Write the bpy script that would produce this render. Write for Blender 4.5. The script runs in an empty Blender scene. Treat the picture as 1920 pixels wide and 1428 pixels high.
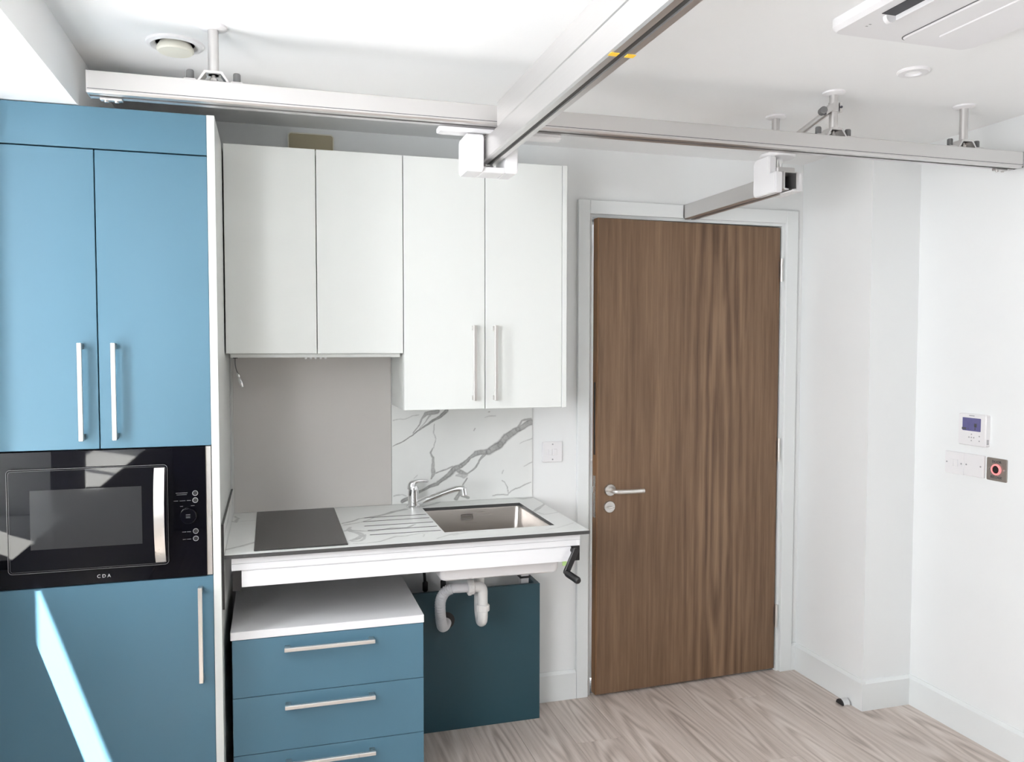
import bpy, bmesh, math, random
import numpy as np
from mathutils import Matrix, Vector

random.seed(7)
S = bpy.context.scene
COL = S.collection
PI = math.pi

# ------------------------------------------------------------------ camera
IMG_W, IMG_H, F_PX = 1920, 1428, 1520.23
CAM = Vector((-1.321, -3.2166, 1.5202))
yaw, pitch, roll = [math.radians(a) for a in (16.5514, -2.5785, 0.0561)]
fw = Vector((math.sin(yaw)*math.cos(pitch), math.cos(yaw)*math.cos(pitch), math.sin(pitch)))
rt = Vector((math.cos(yaw), -math.sin(yaw), 0))
up = rt.cross(fw)
rt2 = rt*math.cos(roll) + up*math.sin(roll)
up2 = up*math.cos(roll) - rt*math.sin(roll)
cd = bpy.data.cameras.new('camera')
cd.sensor_fit = 'HORIZONTAL'; cd.sensor_width = 36; cd.lens = 36*F_PX/IMG_W
cd.clip_start = 0.02
co = bpy.data.objects.new('camera', cd); COL.objects.link(co)
m = Matrix((rt2, up2, -fw)).transposed().to_4x4(); m.translation = CAM
co.matrix_world = m
S.camera = co

# ------------------------------------------------------------------ light
S.view_settings.view_transform = 'Standard'
S.view_settings.look = 'None'
S.view_settings.gamma = 1
S.view_settings.use_curve_mapping = False
S.view_settings.exposure = 0.47
w = bpy.data.worlds.new('sky'); S.world = w; w.use_nodes = True
bg = w.node_tree.nodes['Background']
bg.inputs[0].default_value = (0.95, 0.965, 1.0, 1)
bg.inputs[1].default_value = 14.0
sd = bpy.data.lights.new('sun', 'SUN'); sd.energy = 70; sd.angle = math.radians(0.6)
sd.color = (1.0, 0.96, 0.9)
so = bpy.data.objects.new('sun', sd); COL.objects.link(so)
SUN = Vector((0.31, 0.372, -0.95)).normalized()
so.rotation_euler = SUN.to_track_quat('-Z', 'Y').to_euler()
so.location = (-4, -3, 6)
def portal(name, loc, rot, sx, sy):
    d = bpy.data.lights.new(name, 'AREA'); d.shape = 'RECTANGLE'; d.size = sx; d.size_y = sy
    d.cycles.is_portal = True
    o = bpy.data.objects.new(name, d); COL.objects.link(o); o.location = loc; o.rotation_euler = rot
portal('window_portal', (-2.42, -1.25, 1.55), (0, -PI/2, 0), 1.3, .40)
portal('wide_window_portal', (-2.42, -2.735, 1.55), (0, -PI/2, 0), 1.3, 1.45)

# ------------------------------------------------------------------ node materials
def new_mat(name):
    mt = bpy.data.materials.new(name); mt.use_nodes = True
    nt = mt.node_tree
    return mt, nt, nt.nodes['Principled BSDF']
def lin(c):
    return tuple(((x/255)/12.92 if x/255 <= .04045 else ((x/255+.055)/1.055)**2.4) for x in c)
def mat(name, col, rough=.5, metal=0, spec=.5, var=.03, vscale=6, bump=0, bscale=200, coat=0, emit=None, estr=0):
    """plain surface colour with a faint procedural mottling and fine relief"""
    mt, nt, b = new_mat(name)
    col = tuple(col) + (1,)
    b.inputs['Roughness'].default_value = rough
    b.inputs['Metallic'].default_value = metal
    b.inputs['Specular IOR Level'].default_value = spec
    b.inputs['Coat Weight'].default_value = coat
    tc = nt.nodes.new('ShaderNodeTexCoord')
    n = nt.nodes.new('ShaderNodeTexNoise'); n.inputs['Scale'].default_value = vscale; n.inputs['Detail'].default_value = 3
    nt.links.new(tc.outputs['Object'], n.inputs['Vector'])
    r = nt.nodes.new('ShaderNodeMix'); r.data_type = 'RGBA'
    r.inputs['A'].default_value = tuple(c*(1-var) for c in col[:3]) + (1,)
    r.inputs['B'].default_value = tuple(min(1, c*(1+var)) for c in col[:3]) + (1,)
    nt.links.new(n.outputs['Fac'], r.inputs['Factor'])
    nt.links.new(r.outputs['Result'], b.inputs['Base Color'])
    if bump:
        n2 = nt.nodes.new('ShaderNodeTexNoise'); n2.inputs['Scale'].default_value = bscale
        nt.links.new(tc.outputs['Object'], n2.inputs['Vector'])
        bp = nt.nodes.new('ShaderNodeBump'); bp.inputs['Strength'].default_value = bump; bp.inputs['Distance'].default_value = .002
        nt.links.new(n2.outputs['Fac'], bp.inputs['Height']); nt.links.new(bp.outputs['Normal'], b.inputs['Normal'])
    if emit:
        b.inputs['Emission Color'].default_value = tuple(emit) + (1,); b.inputs['Emission Strength'].default_value = estr
    return mt

def wood(name, cols, axis, cen, cw, fine=60, stretch=.035, ring=11., flat=.075, rough=.5, rnd=False, amt=.5):
    """oak-like grain along axis: fine streaks plus nested cathedral arches around cen (half width cw)"""
    mt, nt, b = new_mat(name); N = nt.nodes; L = nt.links
    tc = N.new('ShaderNodeTexCoord'); vec = tc.outputs['Object']
    if rnd:
        oi = N.new('ShaderNodeObjectInfo')
        mu = N.new('ShaderNodeVectorMath'); mu.operation = 'SCALE'; mu.inputs[0].default_value = (.05, 1.6, 0) if axis == 1 else (.3, 0, 1)
        L.new(oi.outputs['Random'], mu.inputs['Scale'])
        ad = N.new('ShaderNodeVectorMath'); ad.operation = 'ADD'; L.new(vec, ad.inputs[0]); L.new(mu.outputs[0], ad.inputs[1])
        mu2 = N.new('ShaderNodeVectorMath'); mu2.operation = 'SCALE'; mu2.inputs[0].default_value = (37, 91, 53)
        L.new(oi.outputs['Random'], mu2.inputs['Scale'])
        ad2 = N.new('ShaderNodeVectorMath'); ad2.operation = 'ADD'; L.new(vec, ad2.inputs[0]); L.new(mu2.outputs[0], ad2.inputs[1])
        cvec, nvec = ad.outputs[0], ad2.outputs[0]
    else: cvec = nvec = vec
    def mp(v, s, loc=(0, 0, 0)):
        q = N.new('ShaderNodeMapping'); sc = [1, 1, 1]; sc[axis] = s
        q.inputs['Scale'].default_value = sc; q.inputs['Location'].default_value = loc; L.new(v, q.inputs['Vector']); return q.outputs[0]
    def noise(s, scale, det, ro=.6):
        n = N.new('ShaderNodeTexNoise'); n.inputs['Scale'].default_value = scale; n.inputs['Detail'].default_value = det; n.inputs['Roughness'].default_value = ro
        L.new(mp(nvec, s), n.inputs['Vector']); return n.outputs['Fac']
    def mth(op, a, b_=None):
        k = N.new('ShaderNodeMath'); k.operation = op
        for i_, x in enumerate((a, b_)):
            if x is None: continue
            if isinstance(x, (int, float)): k.inputs[i_].default_value = x
            else: L.new(x, k.inputs[i_])
        return k.outputs[0]
    loc = [-c for c in cen]; loc[axis] *= flat
    sh = mp(cvec, flat, loc)
    sp = N.new('ShaderNodeSeparateXYZ'); L.new(sh, sp.inputs[0])
    ca, la = sp.outputs['X'], sp.outputs['XYZ'[axis]]
    warp = mth('MULTIPLY', mth('SUBTRACT', noise(.10, 7, 3), .5), .11)
    d = mth('ADD', mth('SQRT', mth('ADD', mth('MULTIPLY', ca, ca), mth('MULTIPLY', la, la))), warp)
    bands = mth('SINE', mth('MULTIPLY', d, ring*2*PI))
    bands = mth('MULTIPLY', mth('ADD', bands, 1.0), .5)
    msk = mth('MULTIPLY', mth('DIVIDE', ca, cw), mth('DIVIDE', ca, cw))
    msk = mth('DIVIDE', 1.0, mth('ADD', 1.0, mth('MULTIPLY', msk, msk)))
    f1 = noise(stretch, fine, 6, .7); f2 = noise(.10, 9, 4); f3 = noise(.02, fine*3, 3)
    g = mth('ADD', mth('MULTIPLY', f1, .52), mth('ADD', mth('MULTIPLY', f2, .30), mth('MULTIPLY', f3, .18)))
    val = mth('ADD', g, mth('MULTIPLY', mth('MULTIPLY', mth('SUBTRACT', bands, .5), msk), amt*.4))
    cr = N.new('ShaderNodeValToRGB'); e = cr.color_ramp.elements
    e[0].position = .30; e[0].color = lin(cols[0]) + (1,); e[1].position = .70; e[1].color = lin(cols[2]) + (1,)
    k = cr.color_ramp.elements.new(.50); k.color = lin(cols[1]) + (1,)
    L.new(val, cr.inputs['Fac']); out = cr.outputs['Color']
    if rnd:
        hs = N.new('ShaderNodeHueSaturation')
        ma = N.new('ShaderNodeMath'); ma.operation = 'MULTIPLY_ADD'; ma.inputs[1].default_value = .14; ma.inputs[2].default_value = .93
        L.new(oi.outputs['Random'], ma.inputs[0]); L.new(ma.outputs[0], hs.inputs['Value']); L.new(out, hs.inputs['Color']); out = hs.outputs['Color']
    L.new(out, b.inputs['Base Color']); b.inputs['Roughness'].default_value = rough
    bp = N.new('ShaderNodeBump'); bp.inputs['Strength'].default_value = .10; bp.inputs['Distance'].default_value = .002
    L.new(f1, bp.inputs['Height']); L.new(bp.outputs['Normal'], b.inputs['Normal'])
    return mt

def brushed(name, col, axis, rough=.3, metal=1.0):
    mt, nt, b = new_mat(name); N = nt.nodes; L = nt.links
    tc = N.new('ShaderNodeTexCoord'); q = N.new('ShaderNodeMapping'); sc = [300, 300, 300]; sc[axis] = 4
    q.inputs['Scale'].default_value = sc; L.new(tc.outputs['Object'], q.inputs['Vector'])
    n = N.new('ShaderNodeTexNoise'); n.inputs['Scale'].default_value = 1; n.inputs['Detail'].default_value = 2; L.new(q.outputs[0], n.inputs['Vector'])
    mr = N.new('ShaderNodeMapRange'); mr.inputs['To Min'].default_value = rough-.08; mr.inputs['To Max'].default_value = rough+.1
    L.new(n.outputs['Fac'], mr.inputs['Value']); L.new(mr.outputs[0], b.inputs['Roughness'])
    b.inputs['Base Color'].default_value = tuple(col) + (1,); b.inputs['Metallic'].default_value = metal
    return mt

def marble_mat():
    mt, nt, b = new_mat('veined_marble_laminate'); N = nt.nodes; L = nt.links
    at = N.new('ShaderNodeAttribute'); at.attribute_name = 'vein'
    tc = N.new('ShaderNodeTexCoord')
    n = N.new('ShaderNodeTexNoise'); n.inputs['Scale'].default_value = 38; n.inputs['Detail'].default_value = 6; n.inputs['Roughness'].default_value = .7
    L.new(tc.outputs['Object'], n.inputs['Vector'])
    mr = N.new('ShaderNodeMapRange'); mr.inputs['From Min'].default_value = .25; mr.inputs['From Max'].default_value = .75
    mr.inputs['To Min'].default_value = .62; mr.inputs['To Max'].default_value = 1.15
    L.new(n.outputs['Fac'], mr.inputs['Value'])
    mu = N.new('ShaderNodeMath'); mu.operation = 'MULTIPLY'; mu.use_clamp = True
    L.new(at.outputs['Fac'], mu.inputs[0]); L.new(mr.outputs[0], mu.inputs[1])
    n2 = N.new('ShaderNodeTexNoise'); n2.inputs['Scale'].default_value = 5; n2.inputs['Detail'].default_value = 4
    L.new(tc.outputs['Object'], n2.inputs['Vector'])
    base = N.new('ShaderNodeMix'); base.data_type = 'RGBA'
    base.inputs['A'].default_value = (.74, .75, .73, 1); base.inputs['B'].default_value = (.86, .87, .85, 1)
    L.new(n2.outputs['Fac'], base.inputs['Factor'])
    mx = N.new('ShaderNodeMix'); mx.data_type = 'RGBA'
    mx.inputs['B'].default_value = (.14, .135, .13, 1)
    L.new(mu.outputs[0], mx.inputs['Factor']); L.new(base.outputs['Result'], mx.inputs['A'])
    L.new(mx.outputs['Result'], b.inputs['Base Color'])
    b.inputs['Roughness'].default_value = .38
    return mt

M = {}
M['wall'] = mat('wall_paint', (.84, .855, .85), .75, var=.012, bump=.06, bscale=350)
M['fill_cut_wall'] = mat('fill_cut_wall_grey', (.42, .41, .40), .75, var=.012, bump=.06, bscale=350)  # grey chosen to cut light bounced off the unseen front wall
M['ceil'] = mat('ceiling_paint', (.93, .935, .93), .8, var=.01, bump=.05, bscale=350)
M['trim'] = mat('trim_gloss_paint', (.80, .825, .82), .35, var=.01)
M['white'] = mat('white_cabinet_lacquer', (.76, .78, .755), .32, var=.012, vscale=3)
M['whitetop'] = mat('white_laminate', (.86, .86, .87), .35, var=.01)
M['plastic'] = mat('white_plastic', (.82, .81, .815), .3, var=.01)
M['pipe'] = mat('waste_pipe_plastic', (.80, .79, .77), .35, var=.02)
M['hose'] = mat('grey_hose_plastic', (.66, .66, .68), .45, var=.03)
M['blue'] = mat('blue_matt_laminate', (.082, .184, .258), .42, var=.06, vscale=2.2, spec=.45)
M['shaded_blue'] = mat('shaded_blue_laminate', (.020, .068, .092), .45, var=.06, vscale=2)  # same laminate as the blue, with its shade painted into the colour
M['black'] = mat('black_plastic', (.012, .012, .013), .4, var=.05)
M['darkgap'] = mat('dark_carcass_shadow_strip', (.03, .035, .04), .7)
M['core'] = mat('dark_laminate_core', (.055, .055, .055), .45, var=.08, vscale=40)
M['hob'] = mat('hob_grey_glass', (.040, .038, .036), .25, var=.03, spec=.35)
M['bglass'] = mat('microwave_black_glass', (.002, .002, .004), .03, var=.0, spec=.26)
M['mesh'] = mat('microwave_window_mesh', (.026, .027, .029), .08, var=.02, spec=.30)
M['greyglass'] = mat('grey_back_painted_glass', (.60, .575, .55), .04, var=.01, spec=.55)
M['alu'] = brushed('aluminium_rail', (.66, .645, .635), 0, .34, .92)
M['alu_y'] = brushed('aluminium_rail_lengthwise', (.70, .685, .675), 1, .34, .92)
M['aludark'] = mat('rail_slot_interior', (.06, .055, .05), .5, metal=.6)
M['steel'] = brushed('brushed_steel', (.62, .60, .58), 0, .28)
M['sink'] = brushed('sink_steel', (.52, .49, .46), 0, .30)
M['satin'] = brushed('satin_steel_handle', (.82, .80, .77), 2, .30, .85)
M['chrome'] = mat('chrome', (.86, .86, .87), .07, metal=1, var=0)
M['beige'] = mat('beige_plastic', (.42, .37, .25), .55, var=.05)
M['beigerim'] = mat('pale_beige_rim', (.80, .78, .68), .5)
M['rubber'] = mat('grey_rubber_knob', (.16, .16, .16), .7)
M['yellow'] = mat('yellow_tape', (.80, .50, .04), .6)
M['green'] = mat('green_sticker', (.45, .65, .25), .6)
M['screen'] = mat('lcd_screen', (.10, .10, .19), .2, var=.15, vscale=60, emit=(.10, .09, .28), estr=.25)
M['ink'] = mat('dark_print', (.07, .07, .08), .6)
M['dimprint'] = mat('dim_grey_print', (.14, .14, .145), .5)
M['greyprint'] = mat('grey_print', (.36, .36, .37), .5)
M['lightprint'] = mat('pale_print', (.62, .62, .62), .45)
M['redring'] = mat('red_led_ring', (.8, .25, .25), .3, emit=(1, .22, .22), estr=.7)
M['plate'] = brushed('release_plate_steel', (.34, .31, .28), 1, .40, .6)
M['seal'] = mat('white_sealant', (.75, .75, .72), .5)
M['lamp'] = mat('downlight_lens', (.85, .85, .85), .3, emit=(1, 1, 1), estr=.12)
M['acdark'] = mat('air_outlet_dark', (.03, .03, .035), .5)
M['glass_frame'] = mat('dark_window_frame', (.045, .05, .06), .4)
M['marble'] = marble_mat()
M['door'] = wood('door_oak_veneer', [(84, 61, 43), (118, 92, 69), (143, 116, 91)], 2, (-.32, 0, .75), .13, ring=24, flat=.06, rough=.48, amt=.62)
M['lip'] = wood('door_edge_lipping', [(96, 68, 44), (132, 96, 64), (150, 116, 84)], 2, (0, 0, 0), .3, rough=.5)
M['plank'] = wood('greige_oak_plank', [(160, 146, 136), (202, 189, 180), (222, 212, 204)], 1, (.02, .6, 0), .05, fine=55, stretch=.04, ring=40, flat=.10, rough=.42, rnd=True, amt=.55)
gm = bpy.data.materials.new('window_glass'); gm.use_nodes = True
nt = gm.node_tree; nt.nodes.clear()
o_ = nt.nodes.new('ShaderNodeOutputMaterial'); t_ = nt.nodes.new('ShaderNodeBsdfTransparent'); g_ = nt.nodes.new('ShaderNodeBsdfGlossy'); g_.inputs['Roughness'].default_value = 0
mxs = nt.nodes.new('ShaderNodeMixShader'); mxs.inputs[0].default_value = .04; nt.links.new(t_.outputs[0], mxs.inputs[1]); nt.links.new(g_.outputs[0], mxs.inputs[2]); nt.links.new(mxs.outputs[0], o_.inputs[0])
M['pane'] = gm

# ------------------------------------------------------------------ mesh helpers
def nb(): return bmesh.new()
def box(bm, x0, x1, y0, y1, z0, z1, bev=0, mi=0, seg=1):
    if x0 > x1: x0, x1 = x1, x0
    if y0 > y1: y0, y1 = y1, y0
    if z0 > z1: z0, z1 = z1, z0
    v = [bm.verts.new(p) for p in ((x0,y0,z0),(x1,y0,z0),(x1,y1,z0),(x0,y1,z0),(x0,y0,z1),(x1,y0,z1),(x1,y1,z1),(x0,y1,z1))]
    fs = [bm.faces.new([v[i] for i in q]) for q in ((3,2,1,0),(4,5,6,7),(0,1,5,4),(1,2,6,5),(2,3,7,6),(3,0,4,7))]
    for f in fs: f.material_index = mi
    if bev:
        es = {e for f in fs for e in f.edges}
        bmesh.ops.bevel(bm, geom=list(es), offset=bev, segments=seg, affect='EDGES', profile=.5)
    return bm
def B(*a, **k): return box(nb(), *a, **k)
def prism(bm, pts, axis, a0, a1, mi=0):
    """extrude 2D polygon along axis; pts in the other two axes, in xyz order"""
    def P(p, a):
        l = list(p); l.insert(axis, a); return l
    va = [bm.verts.new(P(p, a0)) for p in pts]; vb = [bm.verts.new(P(p, a1)) for p in pts]
    n = len(pts); fs = [bm.faces.new(va[::-1]), bm.faces.new(vb)]
    for i in range(n): fs.append(bm.faces.new((va[i], va[(i+1) % n], vb[(i+1) % n], vb[i])))
    for f in fs: f.material_index = mi
    bmesh.ops.recalc_face_normals(bm, faces=fs)
    return bm
def rr(wd, h, r, seg=5):
    pts = []
    for cx, cy, a in ((wd/2-r, h/2-r, 0), (-wd/2+r, h/2-r, PI/2), (-wd/2+r, -h/2+r, PI), (wd/2-r, -h/2+r, 1.5*PI)):
        for i in range(seg+1):
            t = a + i*PI/2/seg; pts.append((cx+r*math.cos(t), cy+r*math.sin(t)))
    return pts
def plate(bm, c, ux, uy, wd, h, r, t, ch=.0, mi=0, seg=5):
    """rounded plate, back at c, thickness t along ux x uy, front edge chamfered by ch"""
    c, ux, uy = Vector(c), Vector(ux), Vector(uy); n = ux.cross(uy)
    L = []
    lay = [(0, 0), (t-ch, 0), (t, ch)] if ch else [(0, 0), (t, 0)]
    for d, ins in lay:
        L.append([bm.verts.new(c + ux*x + uy*y + n*d) for x, y in rr(wd-2*ins, h-2*ins, max(r-ins, 1e-4), seg)])
    k = len(L[0]); fs = [bm.faces.new(L[0][::-1]), bm.faces.new(L[-1])]
    for a, b in zip(L, L[1:]):
        for i in range(k): fs.append(bm.faces.new((a[i], a[(i+1) % k], b[(i+1) % k], b[i])))
    for f in fs: f.material_index = mi
    return bm
XP, YP, ZP = (1,0,0), (0,1,0), (0,0,1)
YN = (0,-1,0)
def lathe(bm, base, axis, prof, n=28, mi=0, caps=True):
    base = Vector(base); ax = Vector(axis).normalized()
    u = ax.orthogonal().normalized(); v = ax.cross(u)
    rings = []
    for r, h in prof:
        rings.append([bm.verts.new(base + ax*h + (u*math.cos(2*PI*i/n) + v*math.sin(2*PI*i/n))*max(r, 1e-5)) for i in range(n)])
    fs = []
    for a, b in zip(rings, rings[1:]):
        for i in range(n): fs.append(bm.faces.new((a[i], a[(i+1) % n], b[(i+1) % n], b[i])))
    if caps:
        fs.append(bm.faces.new(rings[0][::-1])); fs.append(bm.faces.new(rings[-1]))
    for f in fs: f.material_index = mi
    bmesh.ops.recalc_face_normals(bm, faces=fs)
    return bm
def smooth_path(pts, k=6):
    P = [Vector(p) for p in pts]; P = [2*P[0]-P[1]] + P + [2*P[-1]-P[-2]]; out = []
    for i in range(1, len(P)-2):
        for j in range(k):
            t = j/k; a, b, c, d = P[i-1:i+3]
            out.append(.5*((2*b) + (c-a)*t + (2*a-5*b+4*c-d)*t*t + (3*b-a-3*c+d)*t**3))
    out.append(P[-2]); return out
def tube(bm, pts, rad, n=16, mi=0, flat=None):
    pts = [Vector(p) for p in pts]; N_ = len(pts)
    R = rad if isinstance(rad, (list, tuple)) else [rad]*N_
    u = None; rings = []
    for i, p in enumerate(pts):
        t = (pts[min(i+1, N_-1)] - pts[max(i-1, 0)]).normalized()
        if u is None: u = t.orthogonal().normalized()
        else: u = (u - t*u.dot(t)).normalized()
        v = t.cross(u)
        rings.append([bm.verts.new(p + (u*math.cos(2*PI*k/n) + v*math.sin(2*PI*k/n))*R[i]) for k in range(n)])
    fs = []
    for a, b in zip(rings, rings[1:]):
        for k in range(n): fs.append(bm.faces.new((a[k], a[(k+1) % n], b[(k+1) % n], b[k])))
    fs.append(bm.faces.new(rings[0][::-1])); fs.append(bm.faces.new(rings[-1]))
    for f in fs: f.material_index = mi
    return bm
def txt(bm, s, size, mtx, ext=.0004):
    cu = bpy.data.curves.new('t', 'FONT'); cu.body = s; cu.size = size; cu.extrude = ext; cu.align_x = 'CENTER'; cu.align_y = 'CENTER'
    ob = bpy.data.objects.new('t', cu); COL.objects.link(ob)
    dg = bpy.context.evaluated_depsgraph_get(); dg.update()
    me = bpy.data.meshes.new_from_object(ob.evaluated_get(dg))
    me.transform(mtx); bm.from_mesh(me)
    bpy.data.objects.remove(ob); bpy.data.curves.remove(cu); bpy.data.meshes.remove(me)
    return bm
def frame_m(c, ux, uy):
    ux, uy = Vector(ux), Vector(uy); mm = Matrix((ux, uy, ux.cross(uy))).transposed().to_4x4(); mm.translation = c; return mm

ROOT = {}
def props(o, label=None, cat=None, group=None, kind=None):
    if label: o['label'] = label
    if cat: o['category'] = cat
    if group: o['group'] = group
    if kind: o['kind'] = kind
def thing(name, loc, label, cat, group=None, kind=None):
    o = bpy.data.objects.new(name, None); COL.objects.link(o); o.location = loc; o.empty_display_size = .05
    ROOT[o.name] = Vector(loc); props(o, label, cat, group, kind); return o
def ob(name, bm, mats, parent=None, label=None, cat=None, group=None, kind=None, smooth=None):
    """mesh object from world-space bmesh; part when parent is given"""
    if not isinstance(mats, (list, tuple)): mats = [mats]
    if parent is not None: off = ROOT[parent.name]
    else:
        xs = [v.co for v in bm.verts]
        lo = [min(p[i] for p in xs) for i in range(3)]; hi = [max(p[i] for p in xs) for i in range(3)]
        off = Vector(((lo[0]+hi[0])/2, (lo[1]+hi[1])/2, lo[2]))
    bmesh.ops.translate(bm, verts=bm.verts, vec=-off)
    me = bpy.data.meshes.new(name); 
    if smooth:
        for f in bm.faces: f.smooth = True
    bm.to_mesh(me); bm.free()
    for k in mats: me.materials.append(M[k])
    if smooth: me.set_sharp_from_angle(angle=math.radians(38))
    o = bpy.data.objects.new(name, me); COL.objects.link(o)
    if parent is not None: o.parent = parent
    else: o.location = off
    ROOT[o.name] = off
    props(o, label, cat, group, kind)
    return o

# ================================================================== the room
H = 2.341
XR, XP0, YP0 = 1.265, 1.027, -.452      # right wall, pier face, pier end
XL = -2.10; XO = -2.39                  # left wall inner / outer face
YF = -5.2                               # wall behind the camera
SILL, SOFF = .90, 2.19
VY0, VY1 = -3.45, -2.02                 # unseen window placed to balance the daylight
WY0, WY1 = -1.44, -1.063                # left window
PL = -.011                              # plank thickness below z=0
fl = ob('floor', B(XO, XR+.1, YF-.15, .3, -.12, PL), 'core', label='greige wood-effect plank floor of the room', cat='floor', kind='structure')
ob('ceiling', B(XO, XR+.1, YF-.15, .3, H, H+.12), 'ceil', label='plain white plastered ceiling', cat='ceiling', kind='structure')
# planks
PWID, PLEN = .1905, 1.22
meshes = {}
ncol0 = math.floor((XO+.3 - (-.031))/PWID)
for c in range(ncol0, 8):
    x0 = -.031 + c*PWID; x1 = min(x0+PWID, XR)
    if x0 > XR-.005: break
    if c == -1: offy = -.386
    else: offy = random.uniform(0, PLEN)
    j0 = math.floor((YF-offy)/PLEN)
    for j in range(j0, 3):
        y0 = offy + j*PLEN; y1 = y0+PLEN
        if x0 > XP0-.001: cap = YP0
        else: cap = .02
        y0c, y1c = max(y0, YF), min(y1, cap)
        if y1c-y0c < .03: continue
        g = .0005
        key = (round(x1-x0, 4), round(y1c-y0c, 3))
        if key not in meshes:
            bm = nb(); box(bm, -(x1-x0)/2+g, (x1-x0)/2-g, -(y1c-y0c)/2+g, (y1c-y0c)/2-g, PL, 0)
            top = [e for e in bm.edges if all(v.co.z > -1e-6 for v in e.verts)]
            bmesh.ops.bevel(bm, geom=top, offset=.0007, segments=1, affect='EDGES')
            me = bpy.data.meshes.new('plank'); bm.to_mesh(me); bm.free(); me.materials.append(M['plank']); meshes[key] = me
        o = bpy.data.objects.new('plank', meshes[key]); COL.objects.link(o); o.parent = fl
        o.location = Vector(((x0+x1)/2, (y0c+y1c)/2, 0)) - ROOT['floor']
# walls
DX0, DX1, DZ = -.042, .948, 2.088       # rough door opening
bm = nb(); box(bm, XO, DX0, 0, .12, 0, H); box(bm, DX1, XR+.1, 0, .12, 0, H); box(bm, DX0, DX1, 0, .12, DZ, H)
ob('wall_back', bm, 'wall', label='pale grey painted wall behind the kitchen and door', cat='wall', kind='structure')
ob('light_block_panel', B(DX0-.1, DX1+.1, .17, .2, 0, H), 'wall', label='unseen panel behind the oak door, added to stop sky light leaking in', cat='wall', kind='structure')  # added panel keeps sky light out of the ajar door gap
prism_pts = [(XP0, .0), (XP0, YP0), (XR, YP0), (XR, YF-.1), (XR+.1, YF-.1), (XR+.1, .0)]
ob('wall_right', prism(nb(), prism_pts, 2, 0, H), 'wall', label='pale right-hand wall with a stepped pier by the door', cat='wall', kind='structure')
bm = nb()
box(bm, XO, XL, YF, VY0, 0, H); box(bm, XO, XL, VY1, WY0, 0, H); box(bm, XO, XL, VY0, VY1, 0, SILL-.03); box(bm, XO, XL, VY0, VY1, SOFF, H); box(bm, XO, XL, -.80, 0, 0, H); box(bm, XO, -2.33, WY1, -.80, SILL-.03, SOFF); box(bm, XO, XL, WY0, -.80, 0, SILL-.03)  # solid stretch between the windows added to weaken light near the cabinet
box(bm, XO, XL, WY0, -.80, SOFF, H);
ob('wall_left', bm, 'wall', label='thick left-hand wall with a deep window recess', cat='wall', kind='structure')
ob('wall_front', B(XO, XR+.1, YF-.15, YF, 0, H), 'fill_cut_wall', label='unseen wall behind the viewer, greyed to cut fill light', cat='wall', kind='structure')
ob('trim_bulkhead', B(XL, -1.832, YF, 0, SOFF, H), 'ceil', label='white boxed bulkhead dropped below the ceiling at left', cat='bulkhead', kind='structure')
# window joinery
def window(name, axis, c, a0, a1, z0, z1, ncols, nrows, label):
    r = thing(name, ((c, (a0+a1)/2, z0) if axis == 0 else ((a0+a1)/2, c, z0)), label, 'window', kind='structure')
    def bb(u0, u1, d0, d1, v0, v1):
        return B(d0, d1, u0, u1, v0, v1, bev=.004) if axis == 0 else B(u0, u1, d0, d1, v0, v1, bev=.004)
    fwid = .045
    ob('window_frame', bb(a0, a0+fwid, c-.03, c+.03, z0, z1), 'glass_frame', r); ob('window_frame', bb(a1-fwid, a1, c-.03, c+.03, z0, z1), 'glass_frame', r)
    ob('window_frame', bb(a0+fwid, a1-fwid, c-.03, c+.03, z0, z0+fwid), 'glass_frame', r); ob('window_frame', bb(a0+fwid, a1-fwid, c-.03, c+.03, z1-fwid, z1), 'glass_frame', r)
    for i in range(1, ncols):
        a = a0 + (a1-a0)*i/ncols; ob('glazing_bar', bb(a-.022, a+.022, c-.022, c+.022, z0+fwid, z1-fwid), 'glass_frame', r)
    for i in range(1, nrows):
        z = z0 + (z1-z0)*i/nrows; ob('glazing_bar', bb(a0+fwid, a1-fwid, c-.018, c+.018, z-.018, z+.018), 'glass_frame', r)
    for i in range(ncols):
        p0, p1 = a0+(a1-a0)*i/ncols, a0+(a1-a0)*(i+1)/ncols
        ob('pane', bb(p0+.02, p1-.02, c-.002, c+.002, z0+.03, z1-.03), 'pane', r)
    return r
wn = window('window_1', 0, -2.36, WY0, WY1, SILL, SOFF, 1, 1, 'narrow dark framed window over a deep white sill in the left wall')
window('added_window', 0, -2.36, VY0, VY1, SILL, SOFF, 2, 1, 'unseen wide dark framed window added to balance the daylight')  # added out of view to even out the daylight
ob('window_handle', tube(nb(), smooth_path([(-2.33, -1.12, 1.02), (-2.29, -1.12, 1.02), (-2.285, -1.17, 1.03), (-2.285, -1.24, 1.035)], 5), .010), 'chrome', wn, smooth=True)
ob('trim_sill_wide', B(-2.32, -2.042, VY0, VY1, SILL-.03, SILL, bev=.002), 'trim', label='deep white sill board of the added wide window', cat='sill', kind='structure')
ob('trim_sill', B(-2.32, -2.042, WY0, -.740, SILL-.03, SILL, bev=.002), 'trim', label='deep white window sill board in the left wall', cat='sill', kind='structure')
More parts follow.
